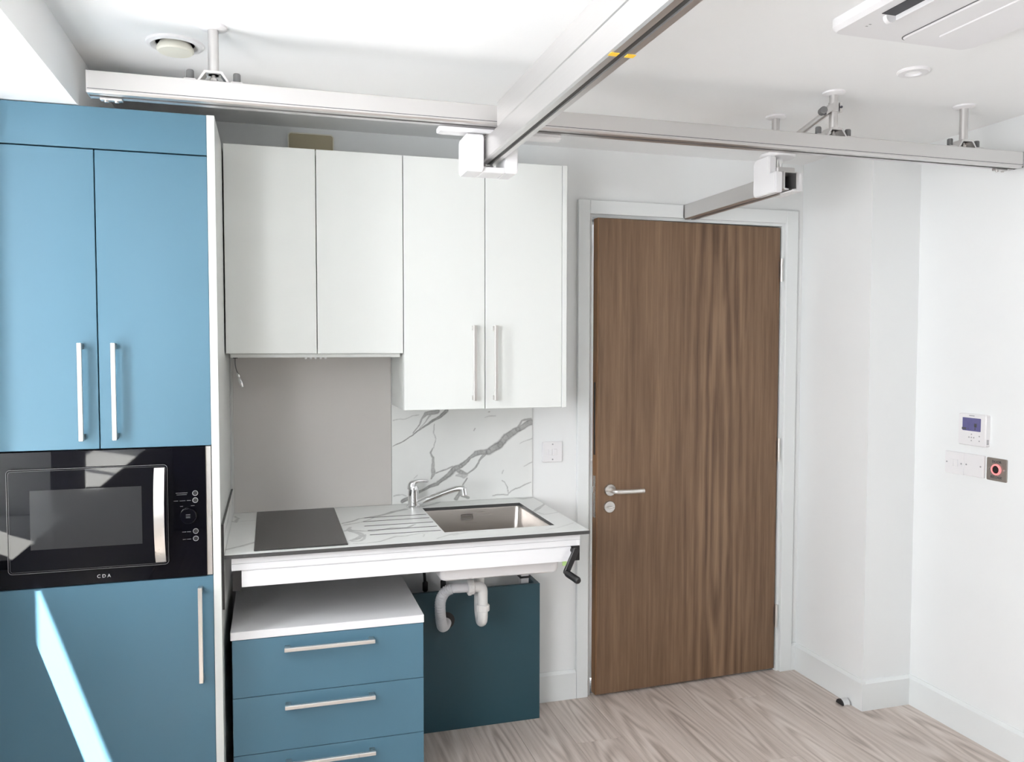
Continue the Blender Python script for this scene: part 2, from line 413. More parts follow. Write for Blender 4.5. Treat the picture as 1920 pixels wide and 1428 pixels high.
# skirting
def skirt_x(x0, x1, y, bm=None):   # faces -Y
    bm = bm or nb()
    return prism(bm, [(y, 0), (y, .125), (y-.006, .125), (y-.015, .113), (y-.015, 0)], 0, x0, x1)
def skirt_y(y0, y1, x, bm=None):   # faces -X
    bm = bm or nb()
    return prism(bm, [(x, 0), (x, .125), (x-.006, .125), (x-.015, .113), (x-.015, 0)], 1, y0, y1)
ob('baseboard_back', skirt_x(-.2893, -.081, 0), 'trim', label='short white skirting between the pipe boxing and the door frame', cat='skirting', kind='structure')
ob('baseboard_corner', skirt_x(.993, XP0, 0), 'trim', label='tiny white skirting piece right of the door frame', cat='skirting', kind='structure')
ob('baseboard_pier', skirt_y(YP0-.015, -.015, XP0), 'trim', label='white skirting along the side of the pier by the door', cat='skirting', kind='structure')
ob('baseboard_pier_end', skirt_x(XP0, XR-.015, YP0), 'trim', label='white skirting across the end of the pier', cat='skirting', kind='structure')
ob('baseboard_right', skirt_y(YF, YP0, XR), 'trim', label='white skirting along the right-hand wall', cat='skirting', kind='structure')

# ------------------------------------------------------------------ door
tr = thing('trim_door_frame', (.45, 0, 0), 'pale painted door lining and architrave around the oak door', 'door frame', kind='structure')
ob('architrave', B(-.080, -.027, -.018, 0, 0, 2.128, bev=.002), 'trim', tr)
ob('architrave', B(.931, .992, -.018, 0, 0, 2.128, bev=.002), 'trim', tr)
ob('architrave', B(-.027, .408, -.018, 0, 2.070, 2.128, bev=.002), 'trim', tr)
ob('architrave', B(.466, .931, -.018, 0, 2.070, 2.128, bev=.002), 'trim', tr)
ob('lining', B(DX0, -.012, 0, .12, 0, DZ), 'trim', tr)
ob('lining', B(.919, DX1, 0, .12, 0, DZ), 'trim', tr)
ob('lining', B(-.012, .919, 0, .12, 2.058, DZ), 'trim', tr)
ob('door_stop_bead', B(-.012, .003, .065, .09, 0, 2.058), 'trim', tr)
ob('door_stop_bead', B(.904, .919, .065, .09, 0, 2.058), 'trim', tr)
ob('door_stop_bead', B(.003, .904, .065, .09, 2.043, 2.058), 'trim', tr)

DW, DT = .9114, .044
hinge = Vector((DW, .003, 0)); ang = math.atan2(.037, DW)
# door built closed with its front face at y=0, hinged at local origin, then swung
d1 = thing('door_1', hinge, 'brown oak-veneer door standing slightly ajar with a steel lever handle', 'door', kind='structure')
d1.rotation_euler = (0, 0, ang)
def dloc(bm):   # local door coords -> world of unrotated root
    bmesh.ops.translate(bm, verts=bm.verts, vec=hinge); return bm
ob('leaf', dloc(B(-DW+.004, 0, 0, DT, .012, 2.052, bev=.0015)), 'door', d1)
ob('edge_lipping', dloc(B(-DW, -DW+.004, .001, DT-.001, .012, 2.052)), 'lip', d1, label='paler lipping on the free edge of the door')
lock = ob('lock_faceplate', dloc(B(-DW-.0012, -DW+.001, .012, .034, .78, .96)), 'steel', d1)
ob('latch_bolt', dloc(B(-DW-.010, -DW, .017, .029, .885, .915, bev=.002)), 'chrome', lock)
ob('intumescent_strip', dloc(B(-DW-.0008, -DW+.001, .017, .031, 1.05, 1.36)), 'black', d1)
hx, hz = -DW+.062, .899
hd = ob('door_handle', dloc(tube(nb(), smooth_path([(hx, -.008, hz), (hx, -.035, hz), (hx+.006, -.052, hz), (hx+.03, -.057, hz-.001), (hx+.08, -.057, hz-.002), (hx+.135, -.056, hz-.002)], 6), .0095)), 'satin', d1, smooth=True, label='satin steel lever handle')
ob('rose', dloc(lathe(nb(), (hx, 0, hz), (0, -1, 0), [(.026, 0), (.026, .006), (.024, .009), (.010, .009)])), 'steel', hd, smooth=True)
lk = ob('lock_escutcheon', dloc(lathe(nb(), (hx-.003, 0, .827), (0, -1, 0), [(.026, 0), (.026, .006), (.024, .009), (.002, .009)])), 'steel', d1, smooth=True)
ob('thumb_turn', dloc(box(nb(), hx-.018, hx+.004, -.026, -.009, .824, .831, bev=.002)), 'satin', lk)
for z0, z1 in ((1.808, 1.912), (.984, 1.091), (.21, .316)):
    hg = ob('hinge', dloc(lathe(nb(), (.0035, -.0085, z0), ZP, [(.0065, 0), (.0065, z1-z0)], n=14)), 'satin', d1, smooth=True)
    ob('hinge_flap', dloc(B(.0062, .0074, -.006, .030, z0, z1)), 'satin', hg)
    ob('hinge_notch', dloc(B(-.0065, -.0045, -.0006, .002, z0+.012, z1-.012)), 'ink', hg)

# ================================================================== kitchen
def bar_handle(parent, c, length, along, out=.034, th=.012):
    """square D-bar: c = centre on the door face (faces -Y)"""
    x, y, z = c; h = length/2; t = th/2
    if along == 'z':
        o = ob('handle', B(x-t, x+t, y-out, y-out+th, z-h, z+h, bev=.0012), 'satin', parent)
        for s in (-1, 1):
            q = z + s*(h-.010); ob('handle_post', B(x-t, x+t, y-out+th, y, q-.008, q+.008), 'steel', o)
    else:
        o = ob('handle', B(x-h, x+h, y-out, y-out+th, z-t, z+t, bev=.0012), 'satin', parent)
        for s in (-1, 1):
            q = x + s*(h-.010); ob('handle_post', B(q-.008, q+.008, y-out+th, y, z-t, z+t), 'steel', o)
    return o
# --- tall cabinet
TX0, TX1, TY = -2.093, -1.4934, -.664
tc_ = thing('tall_cabinet', (-1.79, -.33, 0), 'tall blue larder cabinet housing the black microwave', 'cabinet')
bm = nb()
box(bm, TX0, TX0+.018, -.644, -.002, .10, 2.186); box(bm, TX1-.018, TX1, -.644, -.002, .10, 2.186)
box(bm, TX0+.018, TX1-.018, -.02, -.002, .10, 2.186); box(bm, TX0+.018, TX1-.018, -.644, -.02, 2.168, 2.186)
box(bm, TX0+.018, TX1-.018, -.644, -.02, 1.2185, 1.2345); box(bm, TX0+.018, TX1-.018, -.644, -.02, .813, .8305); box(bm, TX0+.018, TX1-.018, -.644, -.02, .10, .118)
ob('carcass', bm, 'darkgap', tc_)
ob('plinth', B(TX0, TX1, -.60, -.58, 0, .10), 'blue', tc_)
ob('frieze_panel', B(TX0, TX1-.001, TY, -.645, 2.0715, 2.187, bev=.001), 'blue', tc_)
dl = ob('door', B(TX0, -1.7949, TY, -.645, 1.2205, 2.0675, bev=.001), 'blue', tc_)
dr = ob('door', B(-1.7919, TX1-.001, TY, -.645, 1.2205, 2.0675, bev=.001), 'blue', tc_)
db = ob('door', B(TX0, TX1-.001, TY, -.645, .105, .829, bev=.001), 'blue', tc_)
bar_handle(dl, (-1.836, TY, 1.385), .277, 'z'); bar_handle(dr, (-1.750, TY, 1.385), .277, 'z')
bar_handle(db, (-1.530, TY, .660), .285, 'z')
ob('end_panel', B(TX1, -1.4715, -.667, -.001, 0, 2.187, bev=.0008), 'white', tc_, label='white end panel')

# --- microwave
mw = thing('microwave', (-1.79, -.40, .832), 'built-in black glass microwave set into the tall blue cabinet', 'microwave')
MY = -.668
ob('casing', B(-2.06, -1.53, -.63, -.10, .84, 1.20), 'black', mw)
ob('fascia', B(-2.080, -1.511, MY, -.640, .832, 1.2175, bev=.001), 'bglass', mw)
ob('side_trim', B(-1.5105, -1.4965, -.660, -.640, .832, 1.2175), 'satin', mw, label='brushed steel side strip')
ob('side_trim', B(-2.0925, -2.0805, -.660, -.640, .832, 1.2175), 'steel', mw)
md = ob('door', plate(nb(), (-1.8225, MY, 1.023), XP, ZP, .414, .292, .010, .008, .002), 'bglass', mw)
def rframe(bm, c, ux, uy, wd, h, r, th, t):
    c, ux, uy = Vector(c), Vector(ux), Vector(uy); n = ux.cross(uy)
    o1 = rr(wd, h, r); i1 = rr(wd-2*th, h-2*th, max(r-th, .001)); k = len(o1)
    A = [[bm.verts.new(c+ux*x+uy*y+n*d) for x, y in q] for d, q in ((0, o1), (t, o1), (t, i1), (0, i1))]
    for a, b in zip(A, A[1:]):
        for i in range(k): bm.faces.new((a[i], a[(i+1) % k], b[(i+1) % k], b[i]))
    return bm
ob('door_rim', rframe(nb(), (-1.8225, MY-.0075, 1.023), XP, ZP, .416, .294, .011, .0012, .0012), 'dimprint', md)
ob('door_rim', rframe(nb(), (-1.8225, MY-.0075, 1.023), XP, ZP, .406, .284, .008, .0005, .0010), 'dimprint', md)
wnd = ob('window_mesh', B(-1.973, -1.685, MY-.0089, MY-.0075, .942, 1.110), 'mesh', md)
pts = [(-1.6365, MY-.008, .886)]
bm = nb(); n_ = 14; rows = []
for i in range(n_+1):
    s = i/n_; z = .884 + .277*s; yb = MY-.012-.026*math.sin(PI*s)**.8 if 0 < s < 1 else MY-.009
    rows.append([bm.verts.new(p) for p in ((-1.6505, yb, z), (-1.6225, yb, z), (-1.6225, yb+.008, z), (-1.6505, yb+.008, z))])
for a, b in zip(rows, rows[1:]):
    for k in range(4): bm.faces.new((a[k], a[(k+1) % 4], b[(k+1) % 4], b[k]))
bm.faces.new(rows[0][::-1]); bm.faces.new(rows[-1])
ob('handle', bm, 'satin', md, label='bowed silver pull handle', smooth=True)
for z in (1.081, 1.060, .968, .946):
    bt = ob('button', lathe(nb(), (-1.5405, MY, z), YN, [(.0075, 0), (.0075, .003), (.006, .004), (.001, .004)], n=20), 'black', mw)
    ob('button_ring', lathe(nb(), (-1.5405, MY, z), YN, [(.0066, .003), (.0078, .003), (.0078, .0042), (.0066, .0042), (.0066, .003)], n=24, caps=False), 'greyprint', bt)
dial = ob('dial', lathe(nb(), (-1.560, MY, 1.015), YN, [(.024, 0), (.023, .012), (.021, .014), (.001, .014)], n=32), 'bglass', mw, smooth=True)
for q in range(3): ob('dial_print', B(-1.566, -1.554, MY-.0145, MY-.0139, 1.0105+q*.0045, 1.0118+q*.0045), 'dimprint', dial)
for z, x0, x1 in ((1.0825, -1.594, -1.562), (1.0775, -1.592, -1.564), (1.0595, -1.600, -1.588), (1.0595, -1.584, -1.568), (1.0595, -1.564, -1.553), (.9665, -1.578, -1.568), (.9665, -1.565, -1.554), (.9445, -1.577, -1.568), (.9445, -1.566, -1.554), (1.043, -1.583, -1.575), (1.0435, -1.553, -1.543)):
    ob('button_print', B(x0, x1, MY-.0006, MY+.0004, z-.0007, z+.0007), 'dimprint', mw)
ob('brand_lettering', txt(nb(), 'C D A', .0135, frame_m((-1.790, MY-.0005, .8525), XP, ZP)), 'lightprint', mw, label='CDA brand lettering')
# --- wall cabinets
UY, U0, UW = -.312, -1.4682, .3022
def wall_cab(x0, z0, z1, label, handles, endp):
    r = thing('wall_cabinet', (x0+UW, -.15, z0), label, 'cabinet')
    bm = nb(); x1 = x0+2*UW
    box(bm, x0+.001, x0+.018, -.292, -.001, z0, z1-.001); box(bm, x1-.018, x1-.001, -.292, -.001, z0, z1-.001)
    box(bm, x0+.018, x1-.018, -.292, -.001, z0, z0+.016); box(bm, x0+.018, x1-.018, -.292, -.001, z1-.017, z1-.001); box(bm, x0+.018, x1-.018, -.010, -.001, z0+.016, z1-.017)
    ob('carcass', bm, 'white', r)
    for i in range(2):
        d = ob('door', B(x0+i*UW+.0014, x0+(i+1)*UW-.0014, UY, UY+.019, z0, z1, bev=.0012), 'white', r)
        if handles: bar_handle(d, ((-.606 if i == 0 else -.526), UY, 1.452), .276, 'z')
    if endp: ob('end_panel', B(x1, x1+.0185, UY, -.001, z0-.001, z1+.001, bev=.0008), 'white', r)
    return r
wall_cab(U0, 1.488, 2.1915, 'shorter white wall cabinet without handles above the hob', False, False)
wall_cab(U0+2*UW, 1.282, 2.1915, 'taller white wall cabinet with two bar handles above the sink', True, True)
hood = thing('extractor_hood', (-1.166, -.15, 1.470), 'slim white extractor under the short wall cabinet', 'hood')
ob('body', B(-1.455, -.872, -.285, -.015, 1.474, 1.4875, bev=.002), 'white', hood)
for i in range(5):
    ob('button', lathe(nb(), (-1.203+i*.017, -.262, 1.474), (0, 0, -1), [(.0042, 0), (.0042, .004), (.003, .006)], n=10), 'plastic', hood)
# beige plate above the cupboards
v = thing('duct_cover', (-1.166, 0, 2.20), 'beige plastic plate with pale rim on the wall above the short wall cabinet', 'duct cover')
ob('plate', plate(nb(), (-1.166, -.002, 2.262), XP, ZP, .166, .108, .012, .012), 'beige', v)
ob('rim', rframe(nb(), (-1.166, -.002, 2.262), XP, ZP, .170, .112, .014, .004, .016), 'beigerim', v)
# --- splashbacks, worktop
def vein_field(P2, lines, seed):
    rng = np.random.RandomState(seed); W = P2.copy()
    for s, a in ((18, .0045), (45, .0025), (110, .0012), (230, .0006)):
        for ax in (0, 1):
            k = rng.randn(2); k /= np.linalg.norm(k); W[:, ax] += a*np.sin(P2@k*s + rng.rand()*6.28 + 1.5*np.sin(P2@(k[::-1])*s*.6))
    out = np.zeros(len(P2))
    for pl_, stren in lines:
        for (x0, y0, w0), (x1, y1, w1) in zip(pl_, pl_[1:]):
            a = np.array((x0, y0)); d = np.array((x1, y1)) - a
            t = np.clip(((W-a)@d)/(d@d+1e-12), 0, 1)
            dist = np.linalg.norm(W-(a+t[:, None]*d), axis=1); wd = (w0+(w1-w0)*t)*1.95
            edge = np.clip((dist-wd*.75)/(wd*.55+.0012), 0, 1); body = 1-edge*edge*(3-2*edge)
            rim = np.exp(-((dist-wd*.8)/(.0018))**2)*.35
            out = np.maximum(out, stren*np.clip(body*(.80+rim), 0, 1))
    return out
def grid_surface(name, us, vs, to3, lines, mats, seed, hole=None, grooves=None, extra=None, parent=None, **pr):
    """fine grid sheet carrying the vein density; hole=(u0,u1,v0,v1)"""
    us, vs = np.array(us), np.array(vs); U, V = np.meshgrid(us, vs); P2 = np.stack((U.ravel(), V.ravel()), 1)
    vein = vein_field(P2, lines, seed)
    dep = np.zeros(len(P2))
    nU = len(us)
    if grooves:
        for gu0, gu1, gv in grooves:
            dep[(np.abs(P2[:, 1]-gv) < 2e-3) & (P2[:, 0] > gu0) & (P2[:, 0] < gu1)] = -.0028
    verts = [to3(u, v_, d) for (u, v_), d in zip(P2, dep)]
    faces, mis = [], []
    for j in range(len(vs)-1):
        for i in range(nU-1):
            cu, cv = (us[i]+us[i+1])/2, (vs[j]+vs[j+1])/2
            if hole and hole[0] < cu < hole[1] and hole[2] < cv < hole[3]: continue
            q = (j*nU+i, j*nU+i+1, (j+1)*nU+i+1, (j+1)*nU+i); faces.append(q)
            mis.append(1 if grooves and sum(dep[k] < -.001 for k in q) >= 2 and vs[j+1]-vs[j] < .0034 else 0)
    base = len(verts); vein = list(vein)
    if extra:
        for vv, ff in extra:
            o0 = len(verts); verts += vv; faces += [tuple(o0+k for k in f) for f in ff]; mis += [1]*len(ff); vein += [0]*len(vv)
    me = bpy.data.meshes.new(name)
    arr = np.array(verts); off = Vector(((arr[:, 0].min()+arr[:, 0].max())/2, (arr[:, 1].min()+arr[:, 1].max())/2, arr[:, 2].min()))
    if parent is not None: off = ROOT[parent.name]
    me.from_pydata([tuple(p-np.array(off)) for p in arr], [], faces)
    at = me.attributes.new('vein', 'FLOAT', 'POINT'); at.data.foreach_set('value', np.array(vein, dtype=np.float32))
    for k in mats: me.materials.append(M[k])
    me.polygons.foreach_set('material_index', np.array(mis, dtype=np.int32)); me.update()
    o = bpy.data.objects.new(name, me); COL.objects.link(o)
    if parent is not None: o.parent = parent
    else: o.location = off
    ROOT[o.name] = off; props(o, **pr); return o
def boxvf(x0, x1, y0, y1, z0, z1, skip=()):
    vv = [(x0,y0,z0),(x1,y0,z0),(x1,y1,z0),(x0,y1,z0),(x0,y0,z1),(x1,y0,z1),(x1,y1,z1),(x0,y1,z1)]
    ff = dict(bottom=(3,2,1,0), top=(4,5,6,7), front=(0,1,5,4), right=(1,2,6,5), back=(2,3,7,6), left=(3,0,4,7))
    return vv, [f for k, f in ff.items() if k not in skip]
SPL_VEINS = [([(-0.276, 1.202, 0.00667), (-0.344, 1.169, 0.00567), (-0.398, 1.133, 0.0075), (-0.423, 1.106, 0.007), (-0.472, 1.08, 0.006), (-0.518, 1.078, 0.005), (-0.546, 1.064, 0.00233), (-0.581, 1.026, 0.004), (-0.609, 1.01, 0.005), (-0.644, 0.978, 0.004), (-0.678, 0.952, 0.00333), (-0.736, 0.931, 0.00267), (-0.78, 0.913, 0.00367), (-0.831, 0.892, 0.00367)], 0.85), ([(-0.278, 1.216, 0.00233), (-0.325, 1.204, 0.00133), (-0.344, 1.18, 0.00167)], 0.7), ([(-0.483, 1.074, 0.00233), (-0.511, 1.037, 0.00167), (-0.557, 0.994, 0.00133), (-0.581, 0.999, 0.00433), (-0.599, 1.017, 0.00333)], 0.75), ([(-0.561, 0.991, 0.004), (-0.571, 0.985, 0.00433), (-0.599, 0.989, 0.00167)], 0.5), ([(-0.64, 1.256, 0.004), (-0.688, 1.223, 0.00233), (-0.762, 1.171, 0.001), (-0.789, 1.152, 0.001), (-0.83, 1.133, 0.00067), (-0.863, 1.121, 0.00033)], 0.85), ([(-0.681, 1.257, 0.00433), (-0.728, 1.241, 0.004), (-0.749, 1.221, 0.00167), (-0.762, 1.191, 0.001), (-0.786, 1.162, 0.00083)], 0.75), ([(-0.708, 1.237, 0.00167), (-0.735, 1.207, 0.00067), (-0.762, 1.175, 0.00067)], 0.5), ([(-0.702, 1.099, 0.001), (-0.709, 1.082, 0.0015), (-0.695, 1.061, 0.00167), (-0.695, 1.021, 0.00333), (-0.692, 0.993, 0.004), (-0.702, 0.97, 0.001)], 0.7), ([(-0.682, 0.993, 0.001), (-0.647, 1.012, 0.00083), (-0.613, 1.021, 0.001)], 0.7), ([(-0.695, 1.2, 0.00067), (-0.701, 1.163, 0.0005), (-0.69, 1.139, 0.00067), (-0.698, 1.102, 0.00067)], 0.5), ([(-0.557, 0.977, 0.001), (-0.578, 0.944, 0.00133), (-0.589, 0.913, 0.003), (-0.603, 0.894, 0.00333)], 0.75), ([(-0.582, 0.906, 0.00167), (-0.554, 0.894, 0.00233)], 0.75), ([(-0.408, 0.953, 0.0005), (-0.383, 0.924, 0.00067), (-0.383, 0.892, 0.00067), (-0.451, 0.892, 0.00117)], 0.6), ([(-0.278, 0.943, 0.00067), (-0.35, 0.919, 0.001), (-0.383, 0.896, 0.00067)], 0.55), ([(-0.278, 1.031, 0.00067), (-0.314, 1.008, 0.0005)], 0.4), ([(-0.408, 0.998, 0.00083), (-0.41, 0.984, 0.00083)], 0.4), ([(-0.465, 1.238, 0.00083), (-0.471, 1.237, 0.00083)], 0.6), ([(-0.522, 1.181, 0.00083), (-0.527, 1.173, 0.00083)], 0.6), ([(-0.278, 1.129, 0.00083), (-0.307, 1.116, 0.00067), (-0.336, 1.103, 0.0005)], 0.35), ([(-0.862, 1.214, 0.00067), (-0.819, 1.22, 0.0005), (-0.789, 1.232, 0.0005), (-0.762, 1.235, 0.00033)], 0.4), ([(-0.864, 0.916, 0.00083), (-0.831, 0.919, 0.00083), (-0.814, 0.913, 0.00083)], 0.45), ([(-0.763, 0.997, 0.001), (-0.777, 0.984, 0.0005)], 0.3), ([(-0.44, 1.224, 0.00083), (-0.483, 1.215, 0.00067)], 0.3)]
TOP_VEINS = [([(-0.82, -0.107, 0.00476), (-0.877, -0.143, 0.00476), (-0.936, -0.201, 0.00333), (-1.017, -0.226, 0.0019), (-1.053, -0.274, 0.00333), (-1.085, -0.298, 0.00238)], 0.7), ([(-0.966, -0.229, 0.0019), (-1.012, -0.292, 0.0019), (-1.044, -0.31, 0.0019), (-1.076, -0.323, 0.00238)], 0.55), ([(-1.057, -0.367, 0.00238), (-1.069, -0.422, 0.00381), (-1.049, -0.469, 0.00524), (-1.037, -0.502, 0.00429), (-1.055, -0.535, 0.00429), (-1.083, -0.556, 0.00333)], 0.55), ([(-1.089, -0.426, 0.0019), (-1.066, -0.412, 0.00286), (-1.036, -0.436, 0.00333), (-0.993, -0.454, 0.00238), (-0.929, -0.421, 0.00286), (-0.865, -0.423, 0.00238), (-0.83, -0.384, 0.00119)], 0.6), ([(-1.027, -0.495, 0.00238), (-1.034, -0.542, 0.00238), (-1.052, -0.569, 0.0019), (-1.08, -0.566, 0.0019)], 0.5), ([(-1.077, -0.599, 0.00119), (-1.029, -0.609, 0.00143), (-0.98, -0.595, 0.00214), (-0.929, -0.543, 0.00333), (-0.891, -0.545, 0.0019), (-0.835, -0.521, 0.00119), (-0.812, -0.518, 0.00071)], 0.5), ([(-0.727, -0.563, 0.00381), (-0.763, -0.582, 0.00143), (-0.804, -0.618, 0.00095)], 0.4), ([(-0.828, -0.543, 0.00095), (-0.839, -0.579, 0.00095)], 0.35), ([(-1.471, -0.575, 0.0025), (-1.42, -0.536, 0.00333), (-1.384, -0.497, 0.00333)], 0.6), ([(-1.475, -0.117, 0.00208), (-1.444, -0.168, 0.00208), (-1.44, -0.106, 0.0025), (-1.457, -0.058, 0.00167)], 0.55), ([(-1.429, -0.152, 0.00125), (-1.387, -0.154, 0.00125)], 0.3), ([(-1.315, -0.643, 0.00125), (-1.25, -0.617, 0.00167), (-1.176, -0.599, 0.0025), (-1.146, -0.592, 0.00167)], 0.45), ([(-0.262, -0.128, 0.00261), (-0.344, -0.262, 0.00435), (-0.369, -0.292, 0.00261)], 0.6), ([(-0.272, -0.01, 0.00348), (-0.336, -0.035, 0.00435), (-0.369, 0.018, 0.00174)], 0.5), ([(-0.275, -0.331, 0.00174), (-0.35, -0.357, 0.00217), (-0.36, -0.294, 0.0013)], 0.35), ([(-0.752, -0.078, 0.00261), (-0.664, 0.004, 0.00348), (-0.606, 0.006, 0.00348), (-0.522, -0.001, 0.00261)], 0.5), ([(-0.283, -0.513, 0.00174), (-0.363, -0.574, 0.00174), (-0.415, -0.589, 0.0013)], 0.25), ([(-0.737, -0.583, 0.00348), (-0.689, -0.549, 0.00217), (-0.625, -0.558, 0.00087)], 0.3)]
ob('glass_splashback', B(-1.4595, -.8665, -.006, -.0005, .8825, 1.474, bev=.0006), 'greyglass', label='glossy greige glass splashback behind the hob', cat='splashback')
ob('sealant_strip', B(-1.4650, -1.4602, -.006, -.0005, .8825, 1.488), 'seal', label='thin white sealant strip beside the greige glass splashback', cat='sealant')
grid_surface('marble_splashback', np.linspace(-.8655, -.2775, 236), np.linspace(.8825, 1.2805, 160), lambda u, v_, d: (u, -.006, v_), SPL_VEINS, ['marble', 'core'], 3,
             extra=[boxvf(-.8655, -.2775, -.006, -.0005, .8825, 1.2805, skip=('front',))], label='white marble splashback with bold grey veins behind the sink', cat='splashback')
WZ0, WZ, WX0, WX1, WY = .870, .882, -1.4635, -.2775, -.6457
SX0, SX1, SY0, SY1 = -.762, -.366, -.534, -.110
grv = [(-1.000, -.766, -.225), (-1.012, -.766, -.287), (-1.013, -.766, -.362), (-1.011, -.766, -.432), (-1.010, -.766, -.499)]
us = sorted(set(np.round(np.concatenate((np.linspace(WX0, WX1, 330), [SX0, SX1])), 5)))
vs = np.round(np.linspace(WY, -.0068, 180), 5)
vs = [v_ for v_ in vs if all(abs(v_-g[2]) > .0055 for g in grv) and abs(v_-SY0) > .0015 and abs(v_-SY1) > .0015]
for g in grv: vs += [g[2]-.0042, g[2]-.0012, g[2]+.0012, g[2]+.0042]
vs = sorted(vs + [SY0, SY1])
ex = [boxvf(WX0, WX1, WY, -.0068, WZ0, WZ, skip=('top', 'bottom'))]
for q in ((WX0, SX0, WY, -.0068), (SX1, WX1, WY, -.0068), (SX0, SX1, WY, SY0), (SX0, SX1, SY1, -.0068)):
    ex.append(boxvf(*q, WZ0, WZ, skip=('top', 'front', 'back', 'left', 'right')))
ex.append(boxvf(SX0, SX1, SY0, SY1, WZ0, WZ, skip=('top', 'bottom')))
grid_surface('worktop', us, vs, lambda u, v_, d: (u, v_, WZ+d), TOP_VEINS, ['marble', 'core'], 5, hole=(SX0, SX1, SY0, SY1), grooves=grv, extra=ex,
             label='white marble-effect worktop with dark edge and drainer grooves', cat='worktop')
su = [([(-.64, .93, .002), (-.52, .945, .002), (-.40, .94, .003), (-.25, .955, .002)], .4), ([(-.10, .90, .003), (-.06, .93, .004), (-.02, .95, .003)], .5)]
grid_surface('side_upstand', np.linspace(-.640, -.0068, 160), np.linspace(.715, .975, 60), lambda u, v_, d: (-1.4640, u, v_), su, ['marble', 'core'], 9,
             extra=[boxvf(-1.4713, -1.4640, -.640, -.0068, .715, .975, skip=('right',))], label='marble upstand panel fixed to the white end panel left of the hob', cat='upstand')

# --- hob
hb = thing('hob', (-1.236, -.32, .882), 'dark grey glass induction hob let into the worktop', 'hob')
ob('glass', box(nb(), -1.379, -1.0925, -.620, -.024, WZ, WZ+.005, bev=.0018), 'hob', hb)
# --- sink
sk = thing('sink', (-.564, -.32, .70), 'undermounted stainless steel sink sunk into the worktop', 'sink')
bm = nb()
def basin_ring(x0, x1, y0, y1, z, r):
    cx, cy = (x0+x1)/2, (y0+y1)/2
    return [bm.verts.new((cx+a, cy+b, z)) for a, b in rr(x1-x0, y1-y0, r, 6)]
RG = [basin_ring(SX0-.012, SX1+.012, SY0-.012, SY1+.012, WZ0-.0005, .02), basin_ring(SX0-.001, SX1+.001, SY0-.001, SY1+.001, WZ0-.0005, .02), basin_ring(SX0+.001, SX1-.001, SY0+.001, SY1-.001, WZ0-.006, .022),
      basin_ring(SX0+.006, SX1-.006, SY0+.006, SY1-.006, .742, .03), basin_ring(SX0+.022, SX1-.022, SY0+.022, SY1-.022, .728, .03), basin_ring(-.60, -.53, -.36, -.29, .7255, .034)]
for a, b in zip(RG, RG[1:]):
    k = len(a)
    for i in range(k): bm.faces.new((a[i], a[(i+1) % k], b[(i+1) % k], b[i]))
bm.faces.new(RG[-1])
bmesh.ops.recalc_face_normals(bm, faces=bm.faces)
ob('basin', bm, 'sink', sk, smooth=True)
of = ob('overflow', rframe(nb(), (-.585, SY1-.004, .838), XP, ZP, .050, .026, .004, .003, .003), 'chrome', sk)
ob('overflow_cover', plate(nb(), (-.585, SY1-.003, .838), XP, ZP, .044, .020, .003, .002), 'steel', of)
ob('drain', lathe(nb(), (-.565, -.325, .7258), ZP, [(.034, 0), (.034, .002), (.028, .003), (.001, .0035)], n=24), 'chrome', sk)
# white moulded casing below
bm = nb()
R1 = [[bm.verts.new((-.566+a, -.322+b, z)) for a, b in rr(wd, hh, .018, 5)] for wd, hh, z in ((.427, .448, .805), (.427, .448, .730), (.419, .440, .719), (.402, .424, .714))]
for a, b in zip(R1, R1[1:]):
    k = len(a)
    for i in range(k): bm.faces.new((a[i], a[(i+1) % k], b[(i+1) % k], b[i]))
bm.faces.new(R1[-1]); bmesh.ops.recalc_face_normals(bm, faces=bm.faces)
ob('casing', bm, 'plastic', sk, smooth=True, label='white moulded casing under the basin')
# --- tap
tp = thing('tap', (-.793, -.085, WZ), 'chrome single-lever mixer tap at the left of the sink', 'tap')
ob('body', lathe(nb(), (-.793, -.085, WZ), ZP, [(.027, 0), (.027, .006), (.0215, .010), (.0205, .072), (.0205, .078), (.017, .086), (.001, .088)], n=28), 'chrome', tp, smooth=True)
ob('spout', tube(nb(), smooth_path([(-.790, -.086, .896), (-.765, -.101, .908), (-.715, -.132, .932), (-.665, -.165, .956), (-.640, -.182, .965), (-.622, -.194, .967), (-.616, -.198, .966)], 5), [.0125]*8+[.0115]*23), 'chrome', tp, smooth=True)
ob('aerator', lathe(nb(), (-.618, -.198, .968), (0.12, -.07, -1), [(.013, 0), (.013, .026), (.011, .028)], n=18), 'chrome', tp, smooth=True)
bm = nb(); tube(bm, smooth_path([(-.797, -.082, .955), (-.795, -.083, .975), (-.778, -.086, .984), (-.755, -.090, .986), (-.735, -.093, .984)], 5), [.020, .0195, .019, .018, .017, .016, .014, .012, .010, .009, .008, .0075, .007, .007, .0065, .0065, .006, .006, .006, .006, .005])
ob('lever', bm, 'chrome', tp, smooth=True)

